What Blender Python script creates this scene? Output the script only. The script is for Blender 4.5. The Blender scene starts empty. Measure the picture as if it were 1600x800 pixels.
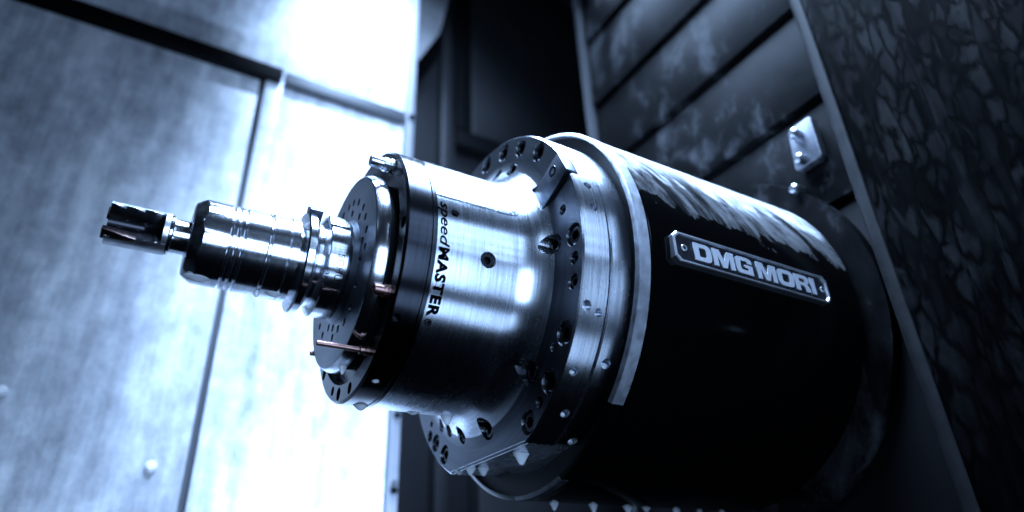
import bpy, bmesh, math, random
from mathutils import Vector, Matrix

# ------------------------------------------------------------------ camera, light, exposure
S = 0.15                                   # one unit below = the flange radius = 150 mm
sc = bpy.context.scene
C = sc.collection
cam = bpy.data.cameras.new('camera')
camo = bpy.data.objects.new('camera', cam)
C.objects.link(camo)
camo.matrix_world = Matrix(((0.86055719, -0.215997, -0.46128801, -1.69746726*S),
                            (-0.50806141, -0.42847669, -0.74718226, -3.10338165*S),
                            (-0.03626203, 0.8773557, -0.47846843, -1.63379168*S),
                            (0, 0, 0, 1)))
cam.sensor_width = 36.0
cam.lens = 1032.7177/1600*36.0
cam.clip_start = 0.01
cam.clip_end = 100
cam.dof.use_dof = True
cam.dof.focus_distance = 3.28*S
cam.dof.aperture_fstop = 2.8
sc.camera = camo

w = bpy.data.worlds.new('World'); sc.world = w
w.use_nodes = True
bg = w.node_tree.nodes['Background']
bg.inputs[0].default_value = (0.25, 0.48, 1.0, 1)
bg.inputs[1].default_value = 0.002

TINT = (0.42, 0.63, 1.0)
def area(name, loc, target, sx, sy, radiance, col=TINT, spread=180):
    l = bpy.data.lights.new(name, 'AREA')
    l.shape = 'RECTANGLE'; l.size = sx*S; l.size_y = sy*S
    l.energy = radiance*math.pi*sx*sy*S*S
    l.color = col; l.spread = math.radians(spread)
    o = bpy.data.objects.new(name, l); C.objects.link(o)
    p = Vector(loc)*S; t = Vector(target)*S
    o.location = p
    o.rotation_euler = (t-p).to_track_quat('-Z', 'Y').to_euler()
    return o
def spot(name, loc, target, watts, angle, blend, radius, col=TINT):
    l = bpy.data.lights.new(name, 'SPOT')
    l.energy = watts; l.spot_size = math.radians(angle); l.spot_blend = blend
    l.shadow_soft_size = radius*S; l.color = col
    o = bpy.data.objects.new(name, l); C.objects.link(o)
    p = Vector(loc)*S; t = Vector(target)*S
    o.location = p
    o.rotation_euler = (t-p).to_track_quat('-Z', 'Y').to_euler()
    return o
# machine work lamp overhead, spots added to whiten the side wall, unseen panels added for reflections
area('overhead_lamp', (0.4, -0.8, 5.0), (0.4, -0.75, 0.0), 3.2, 3.6, 26, spread=75)
spot('wall_wash_spot', (-0.9, -2.6, 7.2), (0.65, 3.2, 0.0), 250, 42, 1.0, 0.4)
spot('wall_wash_spot', (-0.9, -2.6, 7.2), (0.7, 3.2, 5.0), 180, 42, 1.0, 0.4)
spot('wall_wash_spot', (0.3, 0.6, 8.6), (0.5, 3.2, 4.2), 150, 46, 1.0, 0.3)
spot('wall_wash_spot', (0.2, 1.0, -4.2), (0.45, 3.2, 1.0), 190, 50, 1.0, 0.3)  # added out of view below the spindle to brighten the lower wall
area('reflection_panel', (-1.0, -6.0, -0.9), (-1.0, 0.0, 0.0), 4.0, 2.8, 2.0, spread=64)  # unseen panel added for the bright band on the holder
area('reflection_panel', (2.2, -4.6, -4.1), (-0.2, -0.4, -0.2), 3.6, 1.3, 5.0)
for z, h in ((3.7, 0.7), (2.75, 0.7), (1.9, 0.5), (1.2, 0.35)): area('reflection_strip', (2.1, -5.6, z), (-0.2, -0.4, 0.0), 3.6, h, 6.0)  # unseen strips added for the streaks on the nose cylinder
e_l = area('end_lamp', (-4.4, -3.7, 3.1), (0.0, -0.7, 0.0), 1.3, 1.3, 6.0)
e_l.data.shape = 'DISK'

sc.view_settings.view_transform = 'Standard'
sc.view_settings.look = 'None'
sc.view_settings.exposure = 0
sc.view_settings.gamma = 1
sc.cycles.use_denoising = True
sc.cycles.max_bounces = 8
sc.cycles.sample_clamp_indirect = 4.0
sc.render.resolution_x = 1024; sc.render.resolution_y = 512
random.seed(7)
PI = math.pi
def rad(a): return math.radians(a)
def P(x, r, th):                           # th: 0 faces the operator (-y), 90 is up
    return Vector((x, -r*math.cos(rad(th)), r*math.sin(rad(th))))

# ------------------------------------------------------------------ materials
def new_mat(name):
    m = bpy.data.materials.new(name); m.use_nodes = True
    nt = m.node_tree
    b = nt.nodes['Principled BSDF']
    return m, nt, b
def N(nt, t, **kw):
    n = nt.nodes.new(t)
    for k, v in kw.items():
        if k.startswith('i_'):
            key = k[2:]
            key = int(key) if key.isdigit() else key.replace('_', ' ')
            n.inputs[key].default_value = v
        else: setattr(n, k, v)
    return n
def L(nt, a, b): nt.links.new(a, b)
def coords(nt, scale, which='Object'):
    tc = N(nt, 'ShaderNodeTexCoord'); mp = N(nt, 'ShaderNodeMapping')
    mp.inputs['Scale'].default_value = scale
    L(nt, tc.outputs[which], mp.inputs[0]); return mp.outputs[0]
def ramp(nt, fac, stops):
    r = N(nt, 'ShaderNodeValToRGB')
    e = r.color_ramp.elements
    while len(e) < len(stops): e.new(0.5)
    for el, (p, c) in zip(e, stops):
        el.position = p; el.color = (c, c, c, 1) if not isinstance(c, tuple) else (*c, 1)
    L(nt, fac, r.inputs[0]); return r.outputs[0]
def noise(nt, vec, scale, detail=4, rough=0.55, dist=0):
    n = N(nt, 'ShaderNodeTexNoise'); n.inputs['Scale'].default_value = scale
    n.inputs['Detail'].default_value = detail; n.inputs['Roughness'].default_value = rough
    n.inputs['Distortion'].default_value = dist
    L(nt, vec, n.inputs['Vector']); return n.outputs['Fac']
def mathn(nt, op, a, b=None, clamp=False):
    n = N(nt, 'ShaderNodeMath', operation=op, use_clamp=clamp)
    for i, v in enumerate((a, b)):
        if v is None: continue
        if isinstance(v, (int, float)): n.inputs[i].default_value = v
        else: L(nt, v, n.inputs[i])
    return n.outputs[0]
def mixc(nt, fac, a, b):
    n = N(nt, 'ShaderNodeMix', data_type='RGBA')
    L(nt, fac, n.inputs[0])
    for i, v in ((6, a), (7, b)):
        if isinstance(v, tuple): n.inputs[i].default_value = (*v, 1)
        else: L(nt, v, n.inputs[i])
    return n.outputs[2]
def cyl_coords(nt):
    """turning marks: a vector (x, theta, radius) about the spindle axis"""
    tc = N(nt, 'ShaderNodeTexCoord'); sp = N(nt, 'ShaderNodeSeparateXYZ')
    L(nt, tc.outputs['Object'], sp.inputs[0])
    ny = mathn(nt, 'MULTIPLY', sp.outputs[1], -1.0)
    th = mathn(nt, 'ARCTAN2', sp.outputs[2], ny)
    r2 = mathn(nt, 'ADD', mathn(nt, 'MULTIPLY', sp.outputs[1], sp.outputs[1]), mathn(nt, 'MULTIPLY', sp.outputs[2], sp.outputs[2]))
    r = mathn(nt, 'SQRT', r2)
    return sp.outputs[0], th, r
def combine(nt, a, b, c):
    n = N(nt, 'ShaderNodeCombineXYZ')
    for i, v in enumerate((a, b, c)):
        if isinstance(v, (int, float)): n.inputs[i].default_value = v
        else: L(nt, v, n.inputs[i])
    return n.outputs[0]
def turned(name, base, rough, aniso=0.75, bump=0.04, rv=0.12, smear=0.0):
    m, nt, b = new_mat(name)
    b.inputs['Metallic'].default_value = 1
    b.inputs['Anisotropic'].default_value = aniso
    b.inputs['Anisotropic Rotation'].default_value = 0.25
    tg = N(nt, 'ShaderNodeTangent', direction_type='RADIAL', axis='X')
    L(nt, tg.outputs[0], b.inputs['Tangent'])
    x, th, r = cyl_coords(nt)
    xr = mathn(nt, 'ADD', mathn(nt, 'MULTIPLY', x, 1.0/S), mathn(nt, 'MULTIPLY', r, 1.0/S))
    v = combine(nt, mathn(nt, 'MULTIPLY', xr, 90.0), mathn(nt, 'MULTIPLY', th, 2.2), 0.0)
    n1 = noise(nt, v, 1.0, 3, 0.6)
    v2 = combine(nt, mathn(nt, 'MULTIPLY', xr, 5.0), mathn(nt, 'MULTIPLY', th, 3.0), 0.0)
    n2 = noise(nt, v2, 1.0, 4, 0.6)
    rr = mathn(nt, 'ADD', mathn(nt, 'MULTIPLY', n2, rv*1.2), rough-rv*0.6)
    rr = mathn(nt, 'ADD', rr, mathn(nt, 'MULTIPLY', n1, rv*0.4))
    L(nt, rr, b.inputs['Roughness'])
    dark = tuple(c*0.72 for c in base)
    colr = mixc(nt, ramp(nt, n1, [(0.35, 0.0), (0.65, 1.0)]), dark, base)
    L(nt, colr, b.inputs['Base Color'])
    bp = N(nt, 'ShaderNodeBump'); bp.inputs['Strength'].default_value = bump
    bp.inputs['Distance'].default_value = 0.0006
    L(nt, n1, bp.inputs['Height']); L(nt, bp.outputs[0], b.inputs['Normal'])
    return m
def plain(name, base, rough, metal=0.0, rv=0.1, scale=30, cv=0.25, bump=0.0, coat=0.0, spec=0.5):
    m, nt, b = new_mat(name)
    b.inputs['Specular IOR Level'].default_value = spec
    b.inputs['Metallic'].default_value = metal
    b.inputs['Coat Weight'].default_value = coat
    b.inputs['Coat Roughness'].default_value = 0.08
    v = coords(nt, (1, 1, 1))
    n1 = noise(nt, v, scale/S*0.15, 5, 0.6)
    L(nt, mathn(nt, 'ADD', mathn(nt, 'MULTIPLY', n1, rv), rough-rv/2), b.inputs['Roughness'])
    dark = tuple(c*(1-cv) for c in base); lite = tuple(min(1, c*(1+cv)) for c in base)
    L(nt, mixc(nt, n1, dark, lite), b.inputs['Base Color'])
    if bump:
        bp = N(nt, 'ShaderNodeBump'); bp.inputs['Strength'].default_value = bump
        bp.inputs['Distance'].default_value = 0.001
        L(nt, n1, bp.inputs['Height']); L(nt, bp.outputs[0], b.inputs['Normal'])
    return m

M = {}
M['steel'] = turned('turned_steel', (0.62, 0.66, 0.72), 0.245, aniso=0.85)
M['steel_ring'] = turned('turned_steel_ring', (0.60, 0.64, 0.70), 0.24, aniso=0.85, rv=0.12)
M['steel_bright'] = turned('ground_steel', (0.72, 0.75, 0.80), 0.16, aniso=0.5, bump=0.02, rv=0.08)
M['face'] = turned('dark_flange_face', (0.09, 0.10, 0.12), 0.30, aniso=0.4, rv=0.16)  # darker base colour than the rest of the flange
M['bore'] = plain('dark_bore', (0.007, 0.0075, 0.009), 0.30, 1.0, 0.15, 60, 0.4)
M['disc'] = turned('oiled_disc_steel', (0.14, 0.16, 0.195), 0.34, aniso=0.5)
M['band'] = turned('blackened_steel', (0.032, 0.035, 0.042), 0.20, aniso=0.6)
M['rim'] = plain('bare_cast_rim', (0.34, 0.36, 0.40), 0.46, 1.0, 0.3, 110, 0.6, 0.3)
M['rim_dark'] = plain('corroded_rim', (0.10, 0.105, 0.115), 0.55, 1.0, 0.3, 120, 0.85, 0.5)
M['bolt'] = plain('black_oxide_bolt', (0.022, 0.024, 0.03), 0.25, 1.0, 0.1, 60)
M['bolt_steel'] = plain('zinc_bolt', (0.6, 0.63, 0.68), 0.28, 1.0, 0.1, 60)
M['block'] = plain('dull_block_steel', (0.22, 0.23, 0.26), 0.45, 1.0, 0.15, 60, 0.4)
M['bolt_glint'] = plain('bolt_glint', (0.85, 0.86, 0.88), 0.3)  # white colour paints the glint of the wall bolts
M['worn'] = plain('worn_edge_steel', (0.009, 0.0095, 0.0105), 0.55, 0.0, 0.2, 60, 0.9, spec=0.15)
M['copper'] = plain('tarnished_copper_pipe', (0.20, 0.115, 0.10), 0.35, 1.0, 0.2, 90, 0.45, 0.2)
M['letter_black'] = plain('black_print', (0.0012, 0.0012, 0.0015), 0.7, spec=0.0)
M['engrave'] = plain('dark_engraving', (0.004, 0.004, 0.005), 0.6, spec=0.05)
M['plate'] = plain('black_plate', (0.008, 0.009, 0.012), 0.28, 0.0, 0.1, 60)
M['plate_rim'] = plain('plate_rim', (0.6, 0.63, 0.68), 0.38, 1.0, 0.15, 60)
M['plate_letters'] = plain('silver_letters', (0.36, 0.38, 0.42), 0.5, 0.35, 0.1, 80, 0.1)
M['cavity'] = plain('dark_cavity', (0.003, 0.0033, 0.004), 0.5, spec=0.08)
M['carbide'] = plain('carbide', (0.03, 0.03, 0.035), 0.35, 1.0, 0.1, 80, 0.3)
M['carbide_insert'] = plain('bronze_insert', (0.10, 0.07, 0.06), 0.3, 1.0, 0.1, 80, 0.3)
M['carbide_land'] = plain('ground_cutter_land', (0.55, 0.57, 0.6), 0.34, 1.0, 0.2, 160, 0.5, 0.4)
M['rail'] = plain('black_rail', (0.0012, 0.0013, 0.0016), 0.6, spec=0.03)
M['rail_grey'] = plain('grey_rail', (0.022, 0.024, 0.028), 0.5, spec=0.3)
M['trim'] = plain('trim_paint', (0.10, 0.105, 0.12), 0.5)
M['edge_strip'] = plain('edge_strip_steel', (0.045, 0.047, 0.052), 0.45)
M['seal'] = plain('rubber_seal', (0.06, 0.065, 0.075), 0.6)
M['upper_plate'] = plain('stained_plate', (0.07, 0.072, 0.077), 0.5, 0, 0.2, 14, 0.8)
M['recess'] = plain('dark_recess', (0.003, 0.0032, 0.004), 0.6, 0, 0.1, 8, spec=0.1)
M['recess_mid'] = plain('grey_recess_sheet', (0.006, 0.0065, 0.0075), 0.5, 0.0, 0.15, 8, 0.5, spec=0.2)

def m_milk():
    m, nt, b = new_mat('milky_coolant')
    b.inputs['Base Color'].default_value = (0.72, 0.75, 0.79, 1)
    b.inputs['Roughness'].default_value = 0.06
    b.inputs['Subsurface Weight'].default_value = 0.4
    b.inputs['Transmission Weight'].default_value = 0.3
    b.inputs['IOR'].default_value = 1.33
    b.inputs['Subsurface Radius'].default_value = (0.008, 0.008, 0.009)
    b.inputs['Subsurface Scale'].default_value = 1.0
    return m
M['milk'] = m_milk()
def m_wall():
    m, nt, b = new_mat('stained_wall_paint')
    v = coords(nt, (1, 1, 0.45))
    n1 = noise(nt, v, 9, 6, 0.6)
    n2 = noise(nt, coords(nt, (1, 1, 0.8)), 38, 6, 0.72)
    n3 = noise(nt, coords(nt, (1, 1, 0.10)), 34, 6, 0.7)
    f = mathn(nt, 'ADD', mathn(nt, 'MULTIPLY', n1, 0.34), mathn(nt, 'MULTIPLY', n2, 0.30))
    f = mathn(nt, 'ADD', f, mathn(nt, 'MULTIPLY', n3, 0.36))
    c = ramp(nt, f, [(0.38, (0.16, 0.165, 0.18)), (0.5, (0.36, 0.37, 0.39)), (0.60, (0.62, 0.63, 0.64))])
    L(nt, c, b.inputs['Base Color'])
    b.inputs['Roughness'].default_value = 0.42
    return m
M['wall'] = m_wall()
def m_slat():
    m, nt, b = new_mat('oily_slat_steel')
    v = coords(nt, (1, 1, 0.6))
    n1 = noise(nt, v, 14, 6, 0.62, 0.6)
    n2 = noise(nt, v, 70, 4, 0.7)
    f = mathn(nt, 'ADD', mathn(nt, 'MULTIPLY', n1, 0.75), mathn(nt, 'MULTIPLY', n2, 0.25))
    L(nt, ramp(nt, f, [(0.38, (0.0007, 0.00075, 0.0009)), (0.52, (0.0038, 0.004, 0.0045)), (0.66, (0.05, 0.052, 0.056))]), b.inputs['Base Color'])
    L(nt, ramp(nt, n1, [(0.3, 0.40), (0.7, 0.6)]), b.inputs['Roughness'])
    b.inputs['Metallic'].default_value = 0.0
    b.inputs['Specular IOR Level'].default_value = 0.03
    bp = N(nt, 'ShaderNodeBump'); bp.inputs['Strength'].default_value = 0.15; bp.inputs['Distance'].default_value = 0.002
    L(nt, f, bp.inputs['Height']); L(nt, bp.outputs[0], b.inputs['Normal'])
    return m
M['slat'] = m_slat()
def m_column():
    m, nt, b = new_mat('wet_column_steel')
    v = coords(nt, (1, 1, 0.36))
    big = noise(nt, v, 9, 4, 0.6)
    wn = N(nt, 'ShaderNodeTexNoise'); wn.inputs['Scale'].default_value = 55; wn.inputs['Detail'].default_value = 3; L(nt, v, wn.inputs['Vector'])
    vm = N(nt, 'ShaderNodeVectorMath', operation='MULTIPLY_ADD')
    L(nt, wn.outputs['Color'], vm.inputs[0]); vm.inputs[1].default_value = (0.014, 0.014, 0.014); L(nt, v, vm.inputs[2])
    def cells(sc_, lo, hi, c0, c1):
        e_ = N(nt, 'ShaderNodeTexVoronoi', feature='DISTANCE_TO_EDGE'); e_.inputs['Scale'].default_value = sc_
        k_ = N(nt, 'ShaderNodeTexVoronoi', feature='F1'); k_.inputs['Scale'].default_value = sc_
        L(nt, vm.outputs[0], e_.inputs['Vector']); L(nt, vm.outputs[0], k_.inputs['Vector'])
        sp_ = N(nt, 'ShaderNodeSeparateColor'); L(nt, k_.outputs['Color'], sp_.inputs[0])
        return mathn(nt, 'MULTIPLY', ramp(nt, e_.outputs['Distance'], [(lo, 0.0), (hi, 1.0)]), ramp(nt, sp_.outputs[0], [(c0, 0.1), (c1, 1.0)]))
    dry = mathn(nt, 'MAXIMUM', cells(82, 0.04, 0.22, 0.15, 0.6), mathn(nt, 'MULTIPLY', cells(150, 0.05, 0.25, 0.4, 0.9), 0.6))
    dry = mathn(nt, 'MULTIPLY', dry, ramp(nt, big, [(0.42, 0.03), (0.60, 1.0)]))
    runs = noise(nt, coords(nt, (1, 1, 0.05)), 34, 4, 0.6, 0.3)
    dry = mathn(nt, 'MULTIPLY', dry, ramp(nt, runs, [(0.36, 0.25), (0.58, 1.0)]))
    st = noise(nt, coords(nt, (1, 1, 0.035)), 70, 5, 0.65, 0.2)
    st = mathn(nt, 'MULTIPLY', ramp(nt, st, [(0.52, 0.0), (0.66, 1.0)]), ramp(nt, big, [(0.34, 0.2), (0.6, 0.8)]))
    dry = mathn(nt, 'ADD', mathn(nt, 'MULTIPLY', dry, 0.8), mathn(nt, 'MULTIPLY', st, 0.2))
    fine = noise(nt, coords(nt, (1, 1, 1)), 180, 4, 0.7)
    c = mixc(nt, dry, (0.0003, 0.00033, 0.0004), (0.0125, 0.0132, 0.0145))
    L(nt, mixc(nt, ramp(nt, fine, [(0.3, 0.0), (0.7, 0.5)]), c, (0.0007, 0.00075, 0.0009)), b.inputs['Base Color'])
    L(nt, ramp(nt, dry, [(0.0, 0.30), (1.0, 0.65)]), b.inputs['Roughness'])
    b.inputs['Specular IOR Level'].default_value = 0.03
    bp = N(nt, 'ShaderNodeBump'); bp.inputs['Strength'].default_value = 0.15; bp.inputs['Distance'].default_value = 0.001
    L(nt, mathn(nt, 'ADD', dry, mathn(nt, 'MULTIPLY', fine, 0.3)), bp.inputs['Height']); L(nt, bp.outputs[0], b.inputs['Normal'])
    return m
M['column'] = m_column()
def m_housing():
    m, nt, b = new_mat('oily_black_housing_paint')
    x, th, r = cyl_coords(nt)
    xs = mathn(nt, 'MULTIPLY', x, 1.0/S)
    v1 = combine(nt, mathn(nt, 'ADD', mathn(nt, 'MULTIPLY', xs, 2.2), mathn(nt, 'MULTIPLY', th, 1.4)), mathn(nt, 'MULTIPLY', th, 1.6), 0.0)
    n1 = noise(nt, v1, 1.9, 6, 0.6, 0.5)
    n2 = noise(nt, combine(nt, mathn(nt, 'ADD', mathn(nt, 'MULTIPLY', xs, 4.0), mathn(nt, 'MULTIPLY', th, 2.5)), mathn(nt, 'MULTIPLY', th, 2.6), 1.0), 2.0, 7, 0.72, 0.4)
    # dried coolant residue, ragged below, with the bright top sheen painted into its colour
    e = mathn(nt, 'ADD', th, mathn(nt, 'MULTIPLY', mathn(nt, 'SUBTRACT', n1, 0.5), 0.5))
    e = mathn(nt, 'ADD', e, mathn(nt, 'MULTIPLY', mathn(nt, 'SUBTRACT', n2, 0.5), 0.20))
    film_sheen = ramp(nt, e, [(0.185, 0.0), (0.20, 0.10), (0.38, 0.22), (0.42, 0.6), (0.62, 1.0)])
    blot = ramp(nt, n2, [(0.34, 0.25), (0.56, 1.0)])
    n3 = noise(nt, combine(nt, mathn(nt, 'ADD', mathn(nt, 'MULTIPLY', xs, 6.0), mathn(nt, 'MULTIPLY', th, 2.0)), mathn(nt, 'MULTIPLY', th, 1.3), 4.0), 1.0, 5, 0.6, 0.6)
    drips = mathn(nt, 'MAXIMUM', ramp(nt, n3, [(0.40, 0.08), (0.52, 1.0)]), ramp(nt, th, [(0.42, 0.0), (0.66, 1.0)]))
    f = mathn(nt, 'MULTIPLY', mathn(nt, 'MULTIPLY', film_sheen, blot), drips)
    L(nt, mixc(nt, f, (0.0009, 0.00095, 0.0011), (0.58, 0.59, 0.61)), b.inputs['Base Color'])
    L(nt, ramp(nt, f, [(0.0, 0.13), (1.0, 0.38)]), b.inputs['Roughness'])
    b.inputs['Specular IOR Level'].default_value = 0.14
    bp = N(nt, 'ShaderNodeBump'); bp.inputs['Strength'].default_value = 0.12; bp.inputs['Distance'].default_value = 0.001
    L(nt, f, bp.inputs['Height']); L(nt, bp.outputs[0], b.inputs['Normal'])
    return m
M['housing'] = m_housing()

# ------------------------------------------------------------------ builders
def finish(me, smooth=35, recalc=True):
    if recalc:
        bm = bmesh.new(); bm.from_mesh(me)
        bmesh.ops.recalc_face_normals(bm, faces=bm.faces); bm.to_mesh(me); bm.free()
    if smooth:
        for p in me.polygons: p.use_smooth = True
        me.set_sharp_from_angle(angle=rad(smooth))
    else:
        for p in me.polygons: p.use_smooth = False
def put(name, me, mat, parent=None, loc=(0, 0, 0)):
    o = bpy.data.objects.new(name, me); C.objects.link(o)
    if mat is not None and not me.materials: me.materials.append(M[mat] if isinstance(mat, str) else mat)
    o.location = Vector(loc)*S
    if parent is not None:
        o.parent = parent; o.location = Vector(loc)*S-WORLD.get(parent.name, Vector())
    WORLD[o.name] = Vector(loc)*S
    return o
WORLD = {}
def mesh(name, verts, faces, smooth=35, recalc=True):
    me = bpy.data.meshes.new(name)
    me.from_pydata([tuple(Vector(v)*S) for v in verts], [], faces)
    me.update(); finish(me, smooth, recalc); return me
def thing(name, loc, label, cat, group=None):
    o = bpy.data.objects.new(name, None); C.objects.link(o)
    o.empty_display_size = 0.02
    o.location = Vector(loc)*S; WORLD[o.name] = Vector(loc)*S
    return tag(o, label, cat, group)
def tag(o, label, cat, group=None):
    o['label'] = label; o['category'] = cat
    if group: o['group'] = group
    return o
def arc(cx, cr, rad_, a0, a1, n=10):
    return [(cx+rad_*math.cos(rad(a0+(a1-a0)*i/n)), cr+rad_*math.sin(rad(a0+(a1-a0)*i/n))) for i in range(n+1)]
def lathe_data(prof, n=128, t0=None, t1=None, closed=True, rfun=None):
    """surface of revolution about the x axis; profile closes on itself when closed"""
    full = t0 is None
    steps = n if full else n+1
    verts = []; faces = []
    k = len(prof)
    for i in range(steps):
        th = 360.0*i/n if full else t0+(t1-t0)*i/n
        for (x, r) in prof:
            if rfun: r = rfun(x, r, th)
            verts.append(P(x, r, th))
    m = k if closed else k-1
    for i in range(n if full else n):
        a = i*k; b = ((i+1) % steps)*k
        for j in range(m):
            j2 = (j+1) % k
            faces.append((a+j, b+j, b+j2, a+j2))
    if not full:
        faces.append(tuple(range(k))); faces.append(tuple(range((steps-1)*k, steps*k))[::-1])
    return verts, faces
def solid_data(prof, n=128, rfun=None):
    """profile from axis to axis (first and last r treated as caps)"""
    verts, faces = lathe_data(prof, n, closed=False, rfun=rfun)
    k = len(prof)
    faces.append(tuple(i*k for i in range(n))); faces.append(tuple(i*k+k-1 for i in range(n))[::-1])
    return verts, faces
def lathe(name, prof, mat, parent, n=128, smooth=35, **kw):
    v, f = lathe_data(prof, n, **kw); return put(name, mesh(name, v, f, smooth), mat, parent)
def solid(name, prof, mat, parent, n=128, smooth=35, rfun=None):
    v, f = solid_data(prof, n, rfun); return put(name, mesh(name, v, f, smooth), mat, parent)
def frame(d):
    d = Vector(d).normalized()
    u = d.cross(Vector((0, 0, 1)))
    if u.length < 1e-4: u = d.cross(Vector((0, 1, 0)))
    u.normalize(); v = d.cross(u)
    return d, u, v
def tube_data(prof, o, d, n=24):
    """profile of (distance along d, radius) from o, both ends capped"""
    d, u, v = frame(d); o = Vector(o)
    verts = []; faces = []
    k = len(prof)
    for i in range(n):
        a = 2*PI*i/n; e = u*math.cos(a)+v*math.sin(a)
        for (s, r) in prof: verts.append(o+d*s+e*r)
    for i in range(n):
        a = i*k; b = ((i+1) % n)*k
        for j in range(k-1): faces.append((a+j, b+j, b+j+1, a+j+1))
    faces.append(tuple(i*k for i in range(n))); faces.append(tuple(i*k+k-1 for i in range(n))[::-1])
    return verts, faces
def tube(name, prof, o, d, mat, parent, n=24, smooth=35):
    v, f = tube_data(prof, o, d, n); return put(name, mesh(name, v, f, smooth), mat, parent)
def box_data(lo, hi):
    (a, b, c), (d, e, f) = lo, hi
    v = [(a, b, c), (d, b, c), (d, e, c), (a, e, c), (a, b, f), (d, b, f), (d, e, f), (a, e, f)]
    return v, [(0, 3, 2, 1), (4, 5, 6, 7), (0, 1, 5, 4), (1, 2, 6, 5), (2, 3, 7, 6), (3, 0, 4, 7)]
def bevel(me, width, seg=2):
    bm = bmesh.new(); bm.from_mesh(me)
    bmesh.ops.bevel(bm, geom=bm.edges[:], offset=width*S, segments=seg, affect='EDGES', profile=0.6)
    bm.to_mesh(me); bm.free()
    for p in me.polygons: p.use_smooth = True
    me.set_sharp_from_angle(angle=rad(40))
def box(name, lo, hi, mat, parent, bev=0.0):
    v, f = box_data(lo, hi); me = mesh(name, v, f, 0)
    if bev: bevel(me, bev)
    return put(name, me, mat, parent)
def join_data(parts):
    V = []; F = []
    for v, f in parts:
        o = len(V); V += list(v); F += [tuple(i+o for i in q) for q in f]
    return V, F
def boolean(base, cut):
    """base minus cutters; cut faces get material slot 1"""
    bme = mesh('b', *base, smooth=0); cme = mesh('c', *cut, smooth=0)
    m0 = bpy.data.materials.new('tmp0'); m1 = bpy.data.materials.new('tmp1')
    bme.materials.append(m0); bme.materials.append(m1)
    cme.materials.append(m0); cme.materials.append(m1)
    for p in cme.polygons: p.material_index = 1
    bo = bpy.data.objects.new('b', bme); co = bpy.data.objects.new('c', cme)
    C.objects.link(bo); C.objects.link(co)
    md = bo.modifiers.new('cut', 'BOOLEAN'); md.operation = 'DIFFERENCE'; md.solver = 'EXACT'; md.object = co
    dg = bpy.context.evaluated_depsgraph_get(); dg.update()
    me = bpy.data.meshes.new_from_object(bo.evaluated_get(dg))
    bpy.data.objects.remove(bo); bpy.data.objects.remove(co)
    bpy.data.meshes.remove(bme); bpy.data.meshes.remove(cme)
    me.materials.clear()
    bpy.data.materials.remove(m0); bpy.data.materials.remove(m1)
    return me
def shade_revolved(me, normal2d):
    """analytic normals on the turned faces, flat ones in the cuts"""
    nl = [None]*len(me.loops)
    for p in me.polygons:
        p.use_smooth = True
        c = p.center/S
        rc = math.hypot(c.y, c.z)
        for li in p.loop_indices:
            n = p.normal.copy()
            if p.material_index == 0:
                v = me.vertices[me.loops[li].vertex_index].co/S
                r = math.hypot(v.y, v.z)
                a = normal2d(v.x, r, c.x, rc)
                if a is not None:
                    q = Vector((a[0], a[1]*v.y/r, a[1]*v.z/r)).normalized()
                    if q.dot(n) > 0.8: n = q
            nl[li] = n
    me.normals_split_custom_set([tuple(n) for n in nl])

def bolt_mesh(name, r, h):
    """socket head cap screw: axis -x is outward, head front at x=0, going in to x=h"""
    n = 24
    def hexr(a, rr):
        a = (a % (PI/3))-PI/6; return rr*math.cos(PI/6)/math.cos(a)
    rings = [(h, lambda a: r), (r*0.12, lambda a: r), (0.0, lambda a: r*0.88), (0.0, lambda a: hexr(a, r*0.60)), (r*0.7, lambda a: hexr(a, r*0.58))]
    verts = []; faces = []
    for (x, f) in rings:
        for i in range(n):
            a = 2*PI*i/n; q = f(a); verts.append((x, q*math.cos(a), q*math.sin(a)))
    for k in range(len(rings)-1):
        for i in range(n):
            j = (i+1) % n; faces.append((k*n+i, k*n+j, (k+1)*n+j, (k+1)*n+i))
    faces.append(tuple(range(n))[::-1]); faces.append(tuple(range(4*n, 5*n)))
    return mesh(name, verts, faces, 35)
_bolts = {}
def bolt(parent, pos, outward, r, h=0.05, mat='bolt', name='bolt'):
    key = (round(r, 4), round(h, 3), mat)
    if key not in _bolts:
        _bolts[key] = bolt_mesh('bolt', r, h); _bolts[key].materials.append(M[mat])
    o = put(name, _bolts[key], None, parent, pos)
    o.rotation_euler = Vector(outward).to_track_quat('-X', 'Z').to_euler()
    return o

# text turned into flat outline meshes -------------------------------------------------
def text_mesh(txt, bold=0.0, shear=0.0, space=1.0):
    cu = bpy.data.curves.new('t', 'FONT'); cu.body = txt; cu.size = 1; cu.offset = bold; cu.shear = shear
    cu.space_character = space; cu.resolution_u = 4
    o = bpy.data.objects.new('t', cu); C.objects.link(o)
    dg = bpy.context.evaluated_depsgraph_get(); dg.update()
    me = bpy.data.meshes.new_from_object(o.evaluated_get(dg))
    bpy.data.objects.remove(o); bpy.data.curves.remove(cu)
    return me
def outline_mesh(loops, extrude=0.0):
    cu = bpy.data.curves.new('t', 'CURVE'); cu.dimensions = '2D'; cu.fill_mode = 'BOTH'; cu.extrude = extrude
    for lp in loops:
        s = cu.splines.new('POLY'); s.points.add(len(lp)-1)
        for p, q in zip(s.points, lp): p.co = (q[0], q[1], 0, 1)
        s.use_cyclic_u = True
    o = bpy.data.objects.new('t', cu); C.objects.link(o)
    dg = bpy.context.evaluated_depsgraph_get(); dg.update()
    me = bpy.data.meshes.new_from_object(o.evaluated_get(dg))
    bpy.data.objects.remove(o); bpy.data.curves.remove(cu)
    return me
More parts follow.
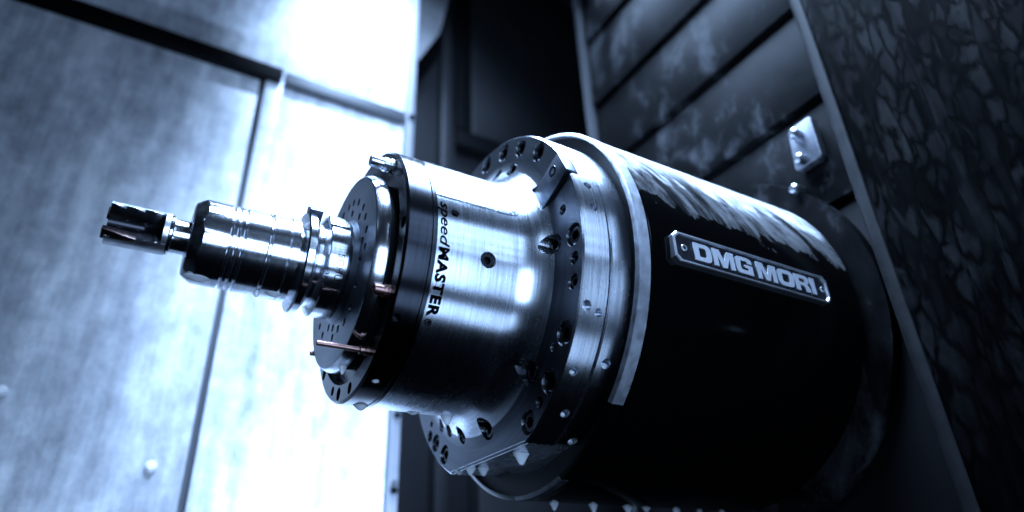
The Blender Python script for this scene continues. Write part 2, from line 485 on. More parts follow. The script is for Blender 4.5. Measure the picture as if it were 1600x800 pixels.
def wrap_text(me, th0, th1, x0, x1, r, ymax=None, ymin=0.0):
    """lay a flat text mesh on the cylinder: reads downward, letter tops toward +x"""
    xs = [v.co.x for v in me.vertices]; ys = [v.co.y for v in me.vertices]
    a, b = min(xs), max(xs)
    top = max(ys) if ymax is None else ymax
    for v in me.vertices:
        t = th0+(th1-th0)*(v.co.x-a)/(b-a)
        x = x0+(x1-x0)*(v.co.y-ymin)/(top-ymin)
        v.co = P(x, r, t)*S
    me.update()
    for p in me.polygons: p.use_smooth = False
    return me
def rrect(x0, y0, x1, y1, rs, n=5):
    """rounded rectangle, corner radii (bl, br, tr, tl)"""
    pts = []
    for (cx, cy, r, a0) in ((x0, y0, rs[0], 180), (x1, y0, rs[1], 270), (x1, y1, rs[2], 0), (x0, y1, rs[3], 90)):
        ox = cx+r if cx == x0 else cx-r; oy = cy+r if cy == y0 else cy-r
        if r == 0: pts.append((cx, cy)); continue
        for i in range(n+1):
            a = rad(a0+90*i/n); pts.append((ox+r*math.cos(a), oy+r*math.sin(a)))
    return pts
def glyph(ch):
    t = 0.34; v = 0.24
    if ch == 'D': return 1.12, [rrect(0, 0, 1.12, 1, (0, .3, .3, 0)), rrect(t, v, 1.12-t, 1-v, (0, .1, .1, 0))[::-1]]
    if ch == 'O': return 1.2, [rrect(0, 0, 1.2, 1, (.3, .3, .3, .3)), rrect(t, v, 1.2-t, 1-v, (.1, .1, .1, .1))[::-1]]
    if ch == 'I': return .36, [[(0, 0), (.36, 0), (.36, 1), (0, 1)]]
    if ch == 'M': return 1.42, [[(0, 0), (.32, 0), (.32, .62), (.56, 0), (.86, 0), (1.10, .62), (1.10, 0), (1.42, 0), (1.42, 1), (.96, 1), (.71, .36), (.46, 1), (0, 1)]]
    if ch == 'G':
        o = rrect(0, 0, 1.14, 1, (.3, .12, .3, .3))
        # outer outline cut open on the right
        pts = [(1.14, .56), (.60, .56), (.60, .38), (.81, .38), (.81, .22), (.44, .22), (.37, .25), (.34, .32), (.34, .68), (.37, .75), (.44, .78), (.74, .78), (.80, .75), (.81, .66), (1.14, .66),
               (1.14, .74), (1.11, .87), (1.02, .96), (.88, 1), (.28, 1), (.13, .97), (.03, .88), (0, .74), (0, .26), (.03, .12), (.13, .03), (.28, 0), (1.14, 0)]
        return 1.14, [pts]
    if ch == 'R':
        pts = [(0, 0), (.34, 0), (.34, .34), (.58, .34), (.68, .30), (.72, .2), (.76, 0), (1.12, 0), (1.07, .26), (1.0, .40), (.9, .46), (1.02, .52), (1.09, .62), (1.10, .76), (1.06, .9), (.96, .98), (.84, 1), (0, 1)]
        return 1.12, [pts, rrect(.34, .56, .76, .78, (0, .08, .08, 0))[::-1]]

# ------------------------------------------------------------------ the setting: side wall, back wall
YW = 3.2
wl = box('side_wall', (-7.0, YW+0.06, -4.0), (0.75, YW+0.3, 9.0), 'seal', None); wl['kind'] = 'structure'
box('panel', (-7.0, YW, -4.0), (-1.115, YW+0.058, 3.95), 'wall', wl, 0.012)
box('panel', (-1.06, YW-0.02, -4.0), (0.64, YW+0.058, 3.95), 'wall', wl, 0.012)
box('panel', (-7.0, YW-0.01, 4.02), (0.66, YW+0.058, 9.0), 'wall', wl, 0.012)
box('panel_edge_strip', (-1.06, YW-0.06, -4.0), (-0.86, YW-0.022, 3.98), 'wall', wl, 0.012)
box('rail', (-7.0, YW-0.12, 3.88), (-0.90, YW-0.012, 4.07), 'rail', wl, 0.01)
box('rail', (-0.86, YW-0.11, 3.90), (0.62, YW-0.022, 4.06), 'rail_grey', wl, 0.02)
box('edge_trim', (0.645, YW-0.10, -4.0), (0.752, YW+0.05, 9.0), 'trim', wl, 0.015)
for z in (-0.55, 0.17, 1.2, 3.1, 4.0): tube('bolt', [(0, 0.035), (0.03, 0.035), (0.045, 0.025)], (0.70, YW-0.10, z), (0, -1, 0), 'bolt', wl, 16)
for (x, z) in ((-1.375, -0.452), (-2.516, 0.042)): tube('bolt', [(0, 0.045), (0.03, 0.045), (0.055, 0.025)], (x, YW, z), (0, -1, 0), 'bolt_glint', wl, 16)

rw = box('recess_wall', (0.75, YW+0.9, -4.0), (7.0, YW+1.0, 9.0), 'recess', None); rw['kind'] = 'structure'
box('post', (1.5, YW+0.7, -4.0), (1.66, YW+0.9, 9.0), 'recess_mid', rw, 0.03)
box('window_pane', (2.05, YW+0.80, 4.9), (4.3, YW+0.895, 9.0), 'recess_mid', rw, 0.08)
box('window_frame', (1.75, YW+0.7, 4.55), (4.5, YW+0.79, 4.85), 'rail', rw, 0.05)
box('window_frame', (1.75, YW+0.7, 4.86), (2.0, YW+0.79, 9.0), 'rail', rw, 0.05)
v = [(x, y, z) for y in (YW+0.40, YW+0.44) for (x, z) in ((0.80, 5.45), (0.98, 5.6), (1.30, 6.3), (1.45, 7.2), (1.5, 9.0), (0.80, 9.0))]
put('upper_plate', mesh('upper_plate', v, [(0, 1, 2, 3, 4, 5), (11, 10, 9, 8, 7, 6)]+[(j, (j+1) % 6, 6+(j+1) % 6, 6+j) for j in range(6)], 0), 'upper_plate', rw)
box('lower_panel', (2.0, YW+0.6, -4.0), (6.0, YW+0.899, 0.2), 'recess_mid', rw, 0.03)

XB = 2.08
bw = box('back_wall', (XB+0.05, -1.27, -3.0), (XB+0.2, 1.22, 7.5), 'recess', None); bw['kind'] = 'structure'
zs = [-3.0, 0.65, 1.47, 2.32, 3.18, 4.15, 5.1, 6.1, 7.2]
for a, b in zip(zs[:-1], zs[1:]):
    v, f = box_data((XB-0.01, -1.25, a+0.03), (XB+0.048, 1.13, b-0.03))
    v = [(x-(0.035 if (z < (a+b)/2 and x < XB) else 0.0), y, z) for (x, y, z) in v]
    me = mesh('slat', v, f, 0); bevel(me, 0.008)
    put('slat', me, 'slat' if a > 0 else 'recess', bw)  # lowest slat coloured near-black in place of shade
box('edge_strip', (XB-0.10, 1.14, -3.0), (XB+0.048, 1.22, 7.5), 'edge_strip', bw, 0.02)

# column right of the spindle
prof = [(2.30, -1.255), (2.02, -1.262), (1.985, -1.275), (1.965, -1.30), (1.955, -1.36), (1.955, -1.46), (1.985, -1.49), (1.985, -1.80), (1.95, -1.86), (1.93, -1.93), (1.925, -2.4), (1.92, -3.6), (2.30, -3.6)]
vv = [(x, y, z) for z in (-3.0, 0.4, 3.6, 6.5) for (x, y) in prof]
k = len(prof); ff = []
for a in range(3):
    for j in range(k): ff.append((a*k+j, a*k+(j+1) % k, (a+1)*k+(j+1) % k, (a+1)*k+j))
ff += [tuple(range(k)), tuple(range(3*k, 4*k))[::-1]]
cl = tag(put('machine_column', mesh('column', vv, ff, 50), 'column'), 'dark steel machine column streaked with wet oil beside the black spindle housing', 'column')
ep = [(2.03, -1.250), (2.00, -1.258), (1.975, -1.268), (1.955, -1.29), (1.945, -1.325), (1.947, -1.355), (1.958, -1.36), (1.99, -1.30)]
ev = [(x, y+0.004*math.sin(z*5.0), z) for z in (-3.0, -1.0, 0.4, 1.2, 2.0, 2.8, 3.6, 6.5) for (x, y) in ep]
ke = len(ep)
ef = [(a*ke+j, a*ke+(j+1) % ke, (a+1)*ke+(j+1) % ke, (a+1)*ke+j) for a in range(7) for j in range(ke)]+[tuple(range(ke)), tuple(range(7*ke, 8*ke))[::-1]]
put('worn_edge', mesh('worn_edge', ev, ef, 60), 'worn', cl)
tube('bolt', [(0, 0.05), (0.03, 0.05), (0.05, 0.03)], (1.92, -1.93, -0.62), (-1, 0, 0), 'bolt_steel', cl, 16)  # made-up bolt head standing in for a glint on the column

# small steel block with two screws on the back wall, and the single screw below it
blk = thing('steel_block', (XB-0.04, -1.05, 1.15), 'small bright steel block with two rounded screws on the slatted wall', 'bracket')
hx = [(-0.985, 1.325), (-1.14, 1.325), (-1.15, 1.315), (-1.15, 1.00), (-1.135, 0.985), (-0.96, 0.985), (-0.94, 1.005), (-0.965, 1.30)]
vv = [(x, y, z) for x in (XB-0.115, XB-0.04) for (y, z) in hx]; k = len(hx)
ff = [(j, (j+1) % k, k+(j+1) % k, k+j) for j in range(k)]+[tuple(range(k))[::-1], tuple(range(k, 2*k))]
me = mesh('block', vv, ff, 0); bevel(me, 0.006); put('block', me, 'block', blk)
for (y, z) in ((-1.035, 1.235), (-1.02, 1.03)): tube('screw', [(0, 0.040), (0.045, 0.040), (0.065, 0.034), (0.075, 0.02)], (XB-0.115, y, z), (-1, 0, 0), 'bolt_steel', blk, 20)
s1 = tube('screw', [(0, 0.038), (0.07, 0.038), (0.095, 0.032), (0.105, 0.02)], (XB-0.045, -0.90, 0.865), (-1, 0, 0), 'bolt_steel', None, 20)
tag(s1, 'single rounded screw below the small steel block on the slatted wall', 'screw')

# ------------------------------------------------------------------ the spindle
sp = thing('milling_spindle', (2.0, 0, 0), 'large milling spindle with black housing, bolted steel flange and brushed steel nose', 'spindle')
RB = 1.09
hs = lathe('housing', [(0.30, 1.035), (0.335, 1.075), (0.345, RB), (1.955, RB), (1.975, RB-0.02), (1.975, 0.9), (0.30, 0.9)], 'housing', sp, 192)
# bare front rim of the housing, replaced by a black lip lower down
lathe('housing_rim', [(0.248, 1.072), (0.251, 1.086), (0.258, RB+0.004), (0.325, RB+0.004), (0.325, 1.072)], 'rim', sp, 120, t0=-46, t1=226)
lathe('rim_remnant', [(0.252, 1.072), (0.256, 1.086), (0.262, RB+0.003), (0.31, RB+0.003), (0.31, 1.072)], 'rim_dark', sp, 16, t0=-97, t1=-74)
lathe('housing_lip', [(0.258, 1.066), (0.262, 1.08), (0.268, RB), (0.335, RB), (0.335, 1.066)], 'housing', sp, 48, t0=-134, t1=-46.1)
lathe('seal_gap', [(0.292, 0.95), (0.285, 1.071), (0.34, 1.071), (0.34, 0.95)], 'cavity', sp, 128)
# collar where the housing meets the back wall
lathe('mounting_collar', [(1.985, 1.06)]+[(1.985+0.0, 1.10)]+arc(1.985-0.0, 1.245, 0.0, 0, 0, 1)+[(2.0, 1.25), (2.06, 1.25), (2.06, 1.06)], 'slat', sp, 160)

# nose cylinder with fillet and flange, cut by the bolt holes
RF, RC, XF = 0.17, 0.68, 0.0               # fillet radius, cylinder radius, flange face
prof = [(-0.60, 0.30), (-0.60, RC)]
nx = 22
prof += [(-0.60+(-RF+0.60)*(i+1)/nx, RC) for i in range(nx)]
prof += [( -RF+RF*math.sin(rad(a)), RC+RF-RF*math.cos(rad(a))) for a in [6*i for i in range(1, 16)]]
prof += [(XF, 0.90), (XF, 0.95), (XF, 0.992), (0.008, 1.0), (0.06, 1.0), (0.11, 1.0), (0.150, 1.0), (0.158, 0.992), (0.158, 0.30)]
base = lathe_data(prof, 288)
def n2(x, r, cx, cr):
    if cr > 0.9995 and 0.008 < cx < 0.150: return (0, 1)
    if cx < -RF-1e-4: return (0, 1) if cr > RC-0.01 else None
    if cx > 0.005: return None
    if abs(cx) < 1e-4 and cr > RC+RF: return (-1, 0)
    if cx <= 0.0 and cr < RC+RF+0.002:
        d = ( -RF-x, RC+RF-r); return (d[0], d[1]) if math.hypot(*d) > 1e-4 else None
    return None
outer = [(84.6, .06), (70.8, .06), (57.4, .06), (42.9, .062), (9.7, .03, .867), (-2, .060, .925), (-9.6, .034), (-16.8, .04), (-31.9, .062), (-37.4, .022, .865), (-46.7, .062),
         (-54.1, .03), (-62, .062), (-121.9, .056), (-131.6, .052), (-137.9, .036, .946), (-140.5, .02, .885), (100, .06), (116, .06), (135, .06), (155, .06), (175, .06), (200, .06)]
inner = [(-1, .056), (-49.7, .058), (-85.7, .056), (-107.5, .046), (-121, .046), (-130.5, .04, .80), (58.6, .048, .79), (70.9, .044), (90, .05), (120, .05), (150, .05), (180, .05)]
cuts = []
allb = []
for h in outer: allb.append((h[0], h[1], h[2] if len(h) > 2 else .928, 0))
for h in inner: allb.append((h[0], h[1], h[2] if len(h) > 2 else .77, 1))
for th, r, rr, kind in allb:
    p = P(-0.3 if kind else -0.05, rr, th)
    cuts.append(tube_data([(0, r), (0.36 if kind else 0.125, r)], p, (1, 0, 0), 28))
rad1 = [(0.083, 14.5, .022), (0.086, 6.1, .022), (0.043, -23.3, .026), (0.114, -24.6, .022), (0.059, -41.2, .022), (0.11, -53.7, .024), (0.08, -75, .022), (0.08, 40, .02), (0.08, 65, .02)]
for x, th, r in rad1: cuts.append(tube_data([(0, r), (0.10, r)], P(x, 1.05, th), -P(0, 1, th), 20))
cylb = [(-0.328, -10.9, .042), (-0.51, 6.7, .022)]
for x, th, r in cylb: cuts.append(tube_data([(0, r), (0.10, r)], P(x, RC+0.05, th), -P(0, 1, th), 24))
cuts.append(box_data((-0.1, -0.9, -1.2), (0.3, 0.9, -0.912)))
# slot for the drive key
kd = 24.0
def key_box(x0, x1, r0, r1, w):
    e = P(0, 1, kd); t = Vector((0, e.z, -e.y))
    v, f = box_data((x0, r0, -w), (x1, r1, w))
    return [Vector((x, 0, 0))+e*r+t*u for (x, r, u) in v], f
cuts.append(key_box(-0.30, 0.05, 0.74, 1.1, 0.098))
me = boolean(base, join_data(cuts))
shade_revolved(me, n2)
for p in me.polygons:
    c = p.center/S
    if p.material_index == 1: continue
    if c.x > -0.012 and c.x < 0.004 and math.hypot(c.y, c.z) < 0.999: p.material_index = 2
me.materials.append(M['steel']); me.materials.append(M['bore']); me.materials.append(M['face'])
fl = put('nose_flange', me, None, sp)
for th, r, rr, kind in allb:
    if th > 95 or th < -150: continue
    bolt(fl, P(0.012 if not kind else 0.0, rr, th), (-1, 0, 0), r*0.80, 0.06)
for x, th, r in cylb: bolt(fl, P(x, RC-0.012, th), P(0, 1, th), r*0.86, 0.035)
# rear ring of the flange, with its own flat
prof = [(0.166, 0.5), (0.166, 0.992), (0.172, 0.998), (0.21, 0.998), (0.25, 0.998), (0.29, 0.998), (0.30, 0.99), (0.315, 0.985), (0.315, 0.5)]
cuts = [tube_data([(0, .026), (0.1, .026)], P(0.224, 1.05, -37.6), -P(0, 1, -37.6), 20), tube_data([(0, .026), (0.1, .026)], P(0.247, 1.05, -63.4), -P(0, 1, -63.4), 20),
        box_data((0.1, -0.9, -1.2), (0.5, 0.9, -0.905))]
me = boolean(lathe_data(prof, 256), join_data(cuts))
shade_revolved(me, lambda x, r, cx, cr: (0, 1) if cr > 0.985 and 0.172 < cx else None)
me.materials.append(M['steel_ring']); me.materials.append(M['bore'])
rg = put('rear_ring', me, None, sp)
# bright chamfer along the front edge of the flange's flat
v = [(-0.003, y, z) if k == 0 else ((0.014, y, -0.9145) if k == 1 else (0.014, y, z)) for y in (-0.405, 0.405) for (k, z) in ((0, -0.900), (1, 0), (2, -0.900))]
put('flat_edge', mesh('flat_edge', v, [(0, 1, 2), (3, 5, 4), (0, 3, 4, 1), (1, 4, 5, 2), (2, 5, 3, 0)], 0), 'steel_bright', fl)
# drive key with screw
v, f = key_box(-0.022, 0.045, 0.70, 1.0, 0.082)
me = mesh('drive_key', v, f, 0); bevel(me, 0.008)
ky = put('drive_key', me, 'disc', fl)
bolt(ky, P(-0.024, 0.915, kd+1.5), (-1, 0, 0), 0.034, 0.02)

# cover plate let into the top of the nose cylinder
def patch(name, x0, x1, t0, t1, r0, r1, mat, parent, round_end=True):
    nxx, nt = 30, 16
    verts = []; faces = []
    def edge(th):
        q = abs((th-(t0+t1)/2)/((t1-t0)/2))
        return x1-0.10*(1-math.sqrt(max(0, 1-q**2.6))) if round_end else x1
    for rr in (r0, r1):
        for i in range(nxx+1):
            for j in range(nt+1):
                th = t0+(t1-t0)*j/nt
                verts.append(P(x0+(edge(th)-x0)*i/nxx, rr, th))
    w_ = nt+1; n_ = (nxx+1)*w_
    for i in range(nxx):
        for j in range(nt):
            a = i*w_+j; faces += [(a, a+1, a+w_+1, a+w_), (n_+a, n_+a+w_, n_+a+w_+1, n_+a+1)]
    for i in range(nxx):
        for j in (0, nt):
            a = i*w_+j; faces.append((a, a+w_, n_+a+w_, n_+a))
    for j in range(nt):
        for i in (0, nxx):
            a = i*w_+j; faces.append((a, a+1, n_+a+1, n_+a))
    return put(name, mesh(name, verts, faces, 40), mat, parent)
cv = patch('cover_plate', -0.605, -0.10, 14.5, 31.0, RC-0.01, RC+0.005, 'steel', sp)
for x, th in ((-0.575, 24.6), (-0.165, 17.0)): bolt(cv, P(x, RC+0.0065, th), P(0, 1, th), 0.012, 0.012)
for x, ch in ((-0.49, 'r'), (-0.43, 'x'), (-0.40, '-'), (-0.33, 't'), (-0.30, 'r'), (-0.26, '-'), (-0.19, 'n'), (-0.165, 'r'), (-0.15, '-')):
    put('marking', wrap_text(text_mesh(ch), 15.9, 15.0, x, x+0.012, RC+0.0066, ymax=0.7), 'letter_black', cv)

# lettering on the nose cylinder
put('lettering', wrap_text(text_mesh('speed', 0.008, 0.22), 10.8, -9.8, -0.585, -0.533, RC+0.0022, ymax=0.72), 'letter_black', fl)
put('lettering', wrap_text(text_mesh('MASTER', 0.05, 0.0, 1.12), -10.2, -38.0, -0.585, -0.533, RC+0.0022), 'letter_black', fl)
put('lettering', wrap_text(text_mesh('\u00ae', 0.02), -38.8, -41.6, -0.586, -0.552, RC+0.0022, ymin=None or 0.0), 'letter_black', fl)

# blackened front ring
XR = -0.755
prof = [(-0.602, 0.30), (-0.602, RC+0.001), (-0.622, RC+0.001), (-0.626, RC-0.003), (-0.70, RC), (XR+0.012, RC), (XR, RC-0.012), (XR, 0.585), (XR+0.05, 0.565), (XR+0.05, 0.30)]
cuts = []
fh = [(-139, .654-.03, .034), (-115.6, .625, .026), (-104.6, .63, .034), (-88, .63, .03), (39.3, .648-.02, .0305), (-1.6, .635, .03), (110, .63, .03), (160, .63, .03), (200, .63, .03)]
for th, rr, r in fh: cuts.append(tube_data([(0, r), (0.08, r)], P(XR-0.03, rr, th), (1, 0, 0), 20))
for x, th, r in ((-0.718, -40.8, .02), (-0.688, -71.9, .024)): cuts.append(tube_data([(0, r), (0.08, r)], P(x, RC+0.04, th), -P(0, 1, th), 20))
me = boolean(lathe_data(prof, 192), join_data(cuts))
shade_revolved(me, lambda x, r, cx, cr: (0, 1) if cr > RC-0.005 and cx < -0.604 and cx > XR+0.011 else ((-1, 0) if abs(cx-XR) < 1e-3 else None))
me.materials.append(M['band']); me.materials.append(M['cavity'])
fr = put('front_ring', me, None, sp)

# perforated nose disc carrying the tool socket
prof = [(-0.70, 0.20), (-0.70, 0.50), (-0.765, 0.50), (-0.775, 0.528), (-0.812, 0.528), (-0.838, 0.515), (-0.841, 0.508), (-0.841, 0.28), (-0.868, 0.262), (-0.868, 0.20)]
holes = [(87.3, .39), (74.5, .385), (59.1, .377), (40.7, .37), (25.7, .365), (10.3, .37), (-5, .36), (73.4, .322), (44.3, .312), (5.7, .305), (-14.7, .30), (-37.4, .333), (-55, .36),
         (-151.2, .386), (-134.5, .374), (-120.5, .305), (-100.6, .358), (-85.9, .337), (-70, .36), (101.7, .40), (115, .385), (130, .38), (-104, .305), (150, .38), (170, .38)]
cuts = [tube_data([(0, .021), (0.05, .021)], P(-0.87, rr, th), (1, 0, 0), 16) for th, rr in holes]
me = boolean(lathe_data(prof, 160), join_data(cuts))
def nd(x, r, cx, cr):
    if cr > 0.527: return (0, 1)
    if abs(cx+0.841) < 1e-3: return (-1, 0)
    if 0.515 < cr: return (-0.45, 0.89)
    return None
shade_revolved(me, nd)
for p in me.polygons:
    if p.center.x/S > -0.772: p.material_index = 1
me.materials.append(M['disc']); me.materials.append(M['cavity'])
ds = put('nose_disc', me, None, sp)
lathe('disc_rim', [(-0.777, 0.526), (-0.777, 0.531), (-0.812, 0.531), (-0.839, 0.517), (-0.841, 0.511), (-0.838, 0.511)], 'steel_bright', ds, 160)

# coolant pipes on the front ring
def pipe(th, rr, tip, rt, nut, rn, mat, tilt=(0, 0)):
    b0 = P(XR, rr, th); d = Vector((-1, tilt[0], tilt[1]))
    ln = (XR-tip)
    p = tube('coolant_pipe', [(-0.02, rt), (ln-0.004, rt), (ln, rt*0.92), (ln, rt*0.62), (ln-0.03, rt*0.6)], b0, d, mat, sp, 20)
    n_ = (XR-nut)
    tube('nut', [(-0.01, rn*1.05), (n_*0.35, rn*1.05), (n_*0.4, rn*0.85), (n_*0.5, rn*0.85), (n_*0.55, rn), (n_*0.95, rn), (n_, rn*0.8)], b0, d, 'bolt_steel' if mat == 'bolt_steel' else 'copper', p, 12, 25)
    return p
pipe(43.5, .612, -0.876, .030, -0.81, .037, 'bolt_steel')
pipe(-32.4, .585, -0.828, .027, -0.785, .031, 'copper')
pipe(-63, .585, -0.998, .0125, -0.80, .022, 'copper')
pipe(-146, .545, -0.85, .014, -0.80, .022, 'copper')

# name plate on the housing
YP = -1.110
npz = (-0.153, 0.018); npx = (0.462, 1.640)
def plate_outline(d):
    x0, x1 = npx[0]+d, npx[1]-d; z0, z1 = npz[0]+d, npz[1]-d
    c = 0.027
    return [(x0+c, z0), (x1-c, z0), (x1, z0+c), (x1, z1-c), (x1-c, z1), (x0+c, z1), (x0, z1-c), (x0, z0+c)]
def plate_ring(levels):
    verts = []; faces = []
    for d, y in levels: verts += [(x, y, z) for (x, z) in plate_outline(d)]
    for a in range(len(levels)-1):
        for j in range(8): faces.append((a*8+j, a*8+(j+1) % 8, (a+1)*8+(j+1) % 8, (a+1)*8+j))
    return verts, faces
v, f = plate_ring([(0.0, YP+0.05), (0.0, YP-0.004), (0.003, YP-0.010), (0.012, YP-0.010), (0.016, YP)])
f += [tuple(range(8))[::-1], tuple(range(32, 40))]
me = mesh('name_plate', v, f, 0)
me.materials.append(M['plate_rim']); me.materials.append(M['plate'])
me.polygons[len(me.polygons)-1].material_index = 1
npl = put('name_plate', me, None, sp)
for x, z in ((0.533, -0.066), (1.592, -0.07)): bolt(npl, (x, YP-0.006, z), (0, -1, 0), 0.019, 0.012, 'plate_rim', 'screw')
def line_text(txt, x0, x1, z0, z1, gap, word):
    adv = 0; items = []
    for ch in txt:
        if ch == ' ': adv += word; continue
        wd, loops = glyph(ch); items.append((ch, adv, loops)); adv += wd+gap
    tot = adv-gap
    sx = (x1-x0)/tot; sz = z1-z0
    for ch, a, loops in items:
        me = outline_mesh([[((a+q[0])*sx*10, q[1]*sz*10) for q in lp] for lp in loops], 0.03)
        for vv_ in me.vertices:
            c = vv_.co/10
            vv_.co = Vector((x0+c.x, YP-0.0045-c.z, z0+c.y))*S
        me.update(); 
        bm = bmesh.new(); bm.from_mesh(me); bmesh.ops.recalc_face_normals(bm, faces=bm.faces); bm.to_mesh(me); bm.free()
        put('letter', me, 'plate_letters', npl)
line_text('DMG MORI', 0.594, 1.525, -0.117, -0.018, 0.10, 0.22)

# ------------------------------------------------------------------ tool holder and cutter
th_ = thing('tool_holder', (-0.87, 0, 0), 'polished steel collet tool holder clamped in the perforated spindle nose disc', 'tool holder')
def facet(x, r, th):
    if x > -1.535 or r < 0.12: return r
    a = (th % 45)-22.5
    lim = 0.172/math.cos(rad(a))+(x+1.592)*0.62
    return min(r, lim)
R1 = 0.208
def groove(x, w_=0.008, d=0.015, r=R1): return [(x-w_, r), (x-w_*0.5, r-d), (x+w_*0.5, r-d), (x+w_, r)]
prof = [(-1.592, 0.06), (-1.592, 0.10), (-1.592, 0.14), (-1.592, 0.165), (-1.587, 0.178)]
prof += [(-1.587+0.0042*i, min(R1, 0.178+0.0034*i)) for i in range(1, 13)]
for gx in (-1.423, -1.394, -1.364): prof += groove(gx)
prof += [(-1.258, R1)]+groove(-1.245, 0.009, 0.016, R1+0.003)+[(-1.20, R1+0.004)]+groove(-1.155, 0.005, 0.010, R1+0.006)
prof += [(-1.112, R1+0.008), (-1.108, 0.185), (-1.088, 0.185), (-1.086, 0.255), (-1.078, 0.264), (-1.048, 0.264), (-1.040, 0.255), (-1.018, 0.215), (-1.000, 0.215), (-0.982, 0.255), (-0.974, 0.264),
         (-0.886, 0.264), (-0.876, 0.255), (-0.872, 0.20), (-0.86, 0.20), (-0.86, 0.06)]
prof = [(x, r) for x, r in prof]
solid('holder_body', prof, 'steel_bright', th_, 144, 28, rfun=facet)
# drive lugs and notch of the flange
def lug(name, x0, x1, t0, t1, r0, r1, mat):
    n = 8; verts = []; faces = []
    for i in range(n+1):
        t = t0+(t1-t0)*i/n
        verts += [P(x0, r0, t), P(x1, r0, t), P(x1, r1, t), P(x0, r1, t)]
    for i in range(n):
        for j in range(4): faces.append((i*4+j, (i+1)*4+j, (i+1)*4+(j+1) % 4, i*4+(j+1) % 4))
    faces += [(0, 1, 2, 3), tuple(range(n*4, n*4+4))[::-1]]
    me = mesh(name, verts, faces, 30); bevel(me, 0.004); return put(name, me, mat, th_)
lug('drive_lug', -1.085, -1.02, 44, 64, 0.22, 0.292, 'disc')
lug('drive_lug', -0.985, -0.885, 26, 50, 0.24, 0.276, 'steel_bright')
lug('notch', -0.975, -0.905, 28, 45, 0.25, 0.2775, 'disc')
put('lettering', wrap_text(text_mesh('SCHUNK', 0.0, 0.0, 1.15), -10, -56, -0.936, -0.903, 0.2652), 'engrave', th_)
put('lettering', wrap_text(text_mesh('206637 02'), -13, -50, -0.985, -0.965, 0.2652), 'engrave', th_)

ct = thing('milling_cutter', (-1.59, 0, 0), 'short dark end mill with open flutes gripped in the collet tool holder', 'milling cutter')
# fluted head: lofted section, three gullets that run out toward the shank
n = 120; xs = [-1.925+0.0075*i for i in range(34)]
verts = []; faces = []
RT = 0.101
for xi, x in enumerate(xs):
    run = max(0.0, min(1.0, (-1.700-x)/0.075)); run = run**0.5
    tw = 32+(x+1.925)*40
    for i in range(n):
        a = 360.0*i/n
        q = (a-tw+720) % 180.0           # land, then a deep open gullet
        if q < 84: r = RT-0.004*(q/84)
        else:
            g = (q-84)/96.0
            r = RT-run*0.066*min(1.0, math.sin(PI*g)*2.2)**0.7
        verts.append(P(x, r, a))
for i in range(len(xs)-1):
    for j in range(n): faces.append((i*n+j, i*n+(j+1) % n, (i+1)*n+(j+1) % n, (i+1)*n+j))
faces += [tuple(range(n))[::-1], tuple(range((len(xs)-1)*n, len(xs)*n))]
me = mesh('cutter_head', verts, faces, 32)
me.materials.append(M['carbide']); me.materials.append(M['carbide_land'])
for p in me.polygons:
    c = p.center/S
    if math.hypot(c.y, c.z) > 0.0945: p.material_index = 1
put('cutter_head', me, None, ct)
solid('shank', [(-1.680, 0.05), (-1.680, 0.088), (-1.672, 0.096), (-1.664, 0.096), (-1.658, 0.084), (-1.648, 0.082), (-1.60, 0.082), (-1.585, 0.082), (-1.585, 0.05)], 'steel_bright', ct, 48)
for kk in range(2):
    a0 = -72+180*kk
    verts = []
    for (x, da, r) in ((-1.938, -14, .085), (-1.938, 20, .088), (-1.80, 8, .095), (-1.80, -10, .085)):
        verts.append(P(x, r+0.012, a0+da+8))
    for (x, da, r) in ((-1.938, -14, .05), (-1.938, 20, .05), (-1.80, 8, .05), (-1.80, -10, .05)):
        verts.append(P(x, r, a0+da+8))
    me = mesh('cutting_insert', verts, [(0, 1, 2, 3), (7, 6, 5, 4), (0, 4, 5, 1), (1, 5, 6, 2), (2, 6, 7, 3), (3, 7, 4, 0)], 0)
    bevel(me, 0.003); put('cutting_insert', me, 'carbide_insert', ct)

# ------------------------------------------------------------------ coolant drops
def drop_mesh(w_, h, sq=1.0):
    prof = [(0.010, 0.0), (0.008, w_*1.1)]
    for i in range(11):
        t = (i/11.0)**0.8
        prof.append((-h*t, w_*math.sqrt(1-t)*(1-0.45*t+0.25*t*t)))
    prof.append((-h, 0.0))
    n = 18; verts = []; faces = []
    for (z, r) in prof[1:-1]:
        for i in range(n):
            a = 2*PI*i/n; verts.append((r*math.cos(a), r*math.sin(a)*sq, z))
    k = len(prof)-2
    for j in range(k-1):
        for i in range(n): faces.append((j*n+i, j*n+(i+1) % n, (j+1)*n+(i+1) % n, (j+1)*n+i))
    verts.append((0, 0, prof[-1][0])); b = len(verts)-1
    for i in range(n): faces.append(((k-1)*n+i, (k-1)*n+(i+1) % n, b))
    faces.append(tuple(range(n))[::-1])
    return mesh('coolant_drop', verts, faces, 75)
def drop(pos, w_, h, label, group, sq=0.45, name='coolant_drop'):
    return tag(put(name, drop_mesh(w_, h, sq), 'milk', None, pos), label, 'drop', group)
ORD = ('first', 'second', 'third', 'fourth', 'fifth', 'sixth', 'seventh')
for i, (x, w_, h) in enumerate(((0.56, .042, .052), (0.84, .042, .055), (1.10, .05, .045), (1.25, .05, .032), (1.50, .04, .05), (1.70, .034, .036), (1.905, .034, .045))):
    drop(tuple(P(x, RB-0.003, -101)), w_*0.85, h*0.95, ORD[i]+' milky drop from the flange along the underside of the black housing', 'drops under the black housing')
drop(tuple(P(-0.165, RC-0.003, -100)), .042, .055, 'full milky coolant drop hanging under the brushed nose where the flange begins', None)
drop(tuple(P(-0.36, RC-0.003, -100)), .045, .018, 'flat milky drop under the middle of the brushed nose cylinder', None, 0.6)
drop(tuple(P(-0.655, RC-0.003, -98)), .045, .03, 'milky drop under the black front ring', None, 0.6)
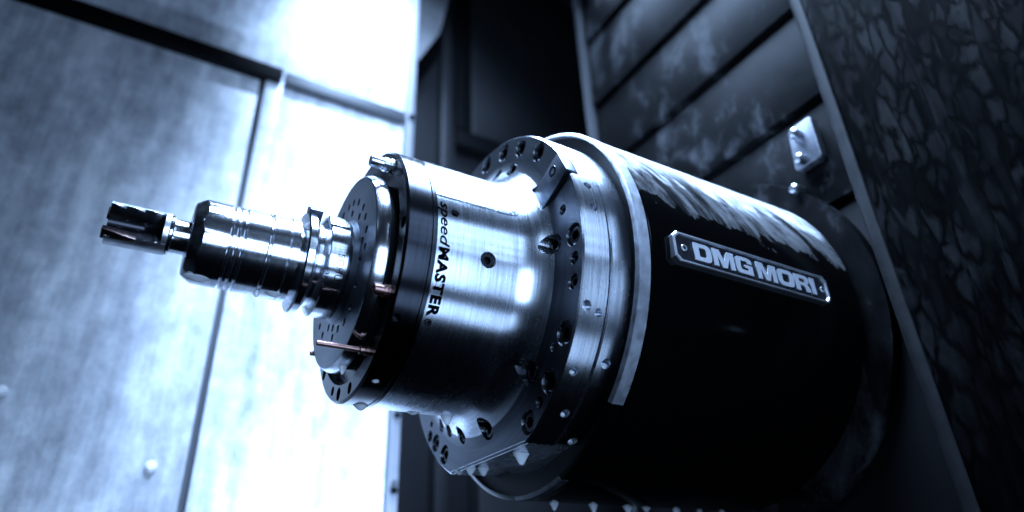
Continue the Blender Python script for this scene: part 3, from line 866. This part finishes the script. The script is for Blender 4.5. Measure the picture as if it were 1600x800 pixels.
for (x, y, w_, h, lb) in ((0.02, 0.33, .034, .02, 'flattest milky drop on the front edge of the flange flat, at its far end'), (0.03, 0.22, .036, .042, 'pointed milky drop between the flattest and the rear drop on the flange flat'),
                          (0.10, 0.20, .038, .045, 'pointed milky drop set back from the front edge of the flange flat')): drop((x, y, -0.910), w_, h, lb, 'drops on the flange flat')
drop((0.10, -0.20, -0.910), .05, .062, 'large milky drop hanging from the middle of the flange\'s bottom flat', None)
drop((-0.80, -0.03, -0.527), .022, .045, 'milky drop hanging from the bottom of the perforated nose disc', None)
drop(tuple(P(-1.245, R1+0.002, -92)), .018, .022, 'tiny drop under the groove of the tool holder', None)
drop((-1.515, -0.02, -R1+0.004), .06, .014, 'flat clear drop under the front end of the tool holder', None, 0.6)
drop((-1.17, -0.02, -R1-0.002), .045, .014, 'flat drop under the tool holder beside its flange', None, 0.6)
# coolant lying in the radial holes of the rings
def bead(x, th, r, R, label, group=None):
    c = P(x, R, th)-Vector((0, 0, 0))
    verts, faces = [], []
    nseg, nr = 14, 6
    n_ = P(0, 1, th); ax = Vector((1, 0, 0)); tn = Vector((0, n_.z, -n_.y))
    for j in range(1, nr+1):
        ph = PI*j/(nr+1)
        for i in range(nseg):
            a = 2*PI*i/nseg
            verts.append(c+tn*(-r*0.42)-n_*(r*0.25)+n_*(math.cos(ph)*r*0.5)+(ax*math.cos(a)*0.8+tn*math.sin(a)*0.5)*(math.sin(ph)*r))
    for j in range(nr-1):
        for i in range(nseg): faces.append((j*nseg+i, j*nseg+(i+1) % nseg, (j+1)*nseg+(i+1) % nseg, (j+1)*nseg+i))
    faces += [tuple(range(nseg))[::-1], tuple(range((nr-1)*nseg, nr*nseg))]
    return tag(put('coolant_bead', mesh('coolant_bead', verts, faces, 80), 'milk'), label, 'drop', group)
for x, th, r, R, lb in ((0.043, -24.2, .026, .985, 'milky bead in the flange rim hole that has a second hole beside it'), (0.059, -41.2, .020, .992, 'milky bead filling the lone hole midway down the flange rim'),
                        (0.11, -54.4, .022, .985, 'milky bead in the front rim hole closest to the flange flat')): bead(x, th, r, R, lb, 'beads in the flange rim holes')
bead(0.224, -38.2, .024, .988, 'milky coolant bead in the upper hole of the rear flange ring')
bead(0.247, -63.9, .022, .985, 'milky coolant bead in the lower hole of the rear flange ring')
bead(-0.688, -71.9, .024, .672, 'milky coolant bead in the hole of the black front ring')
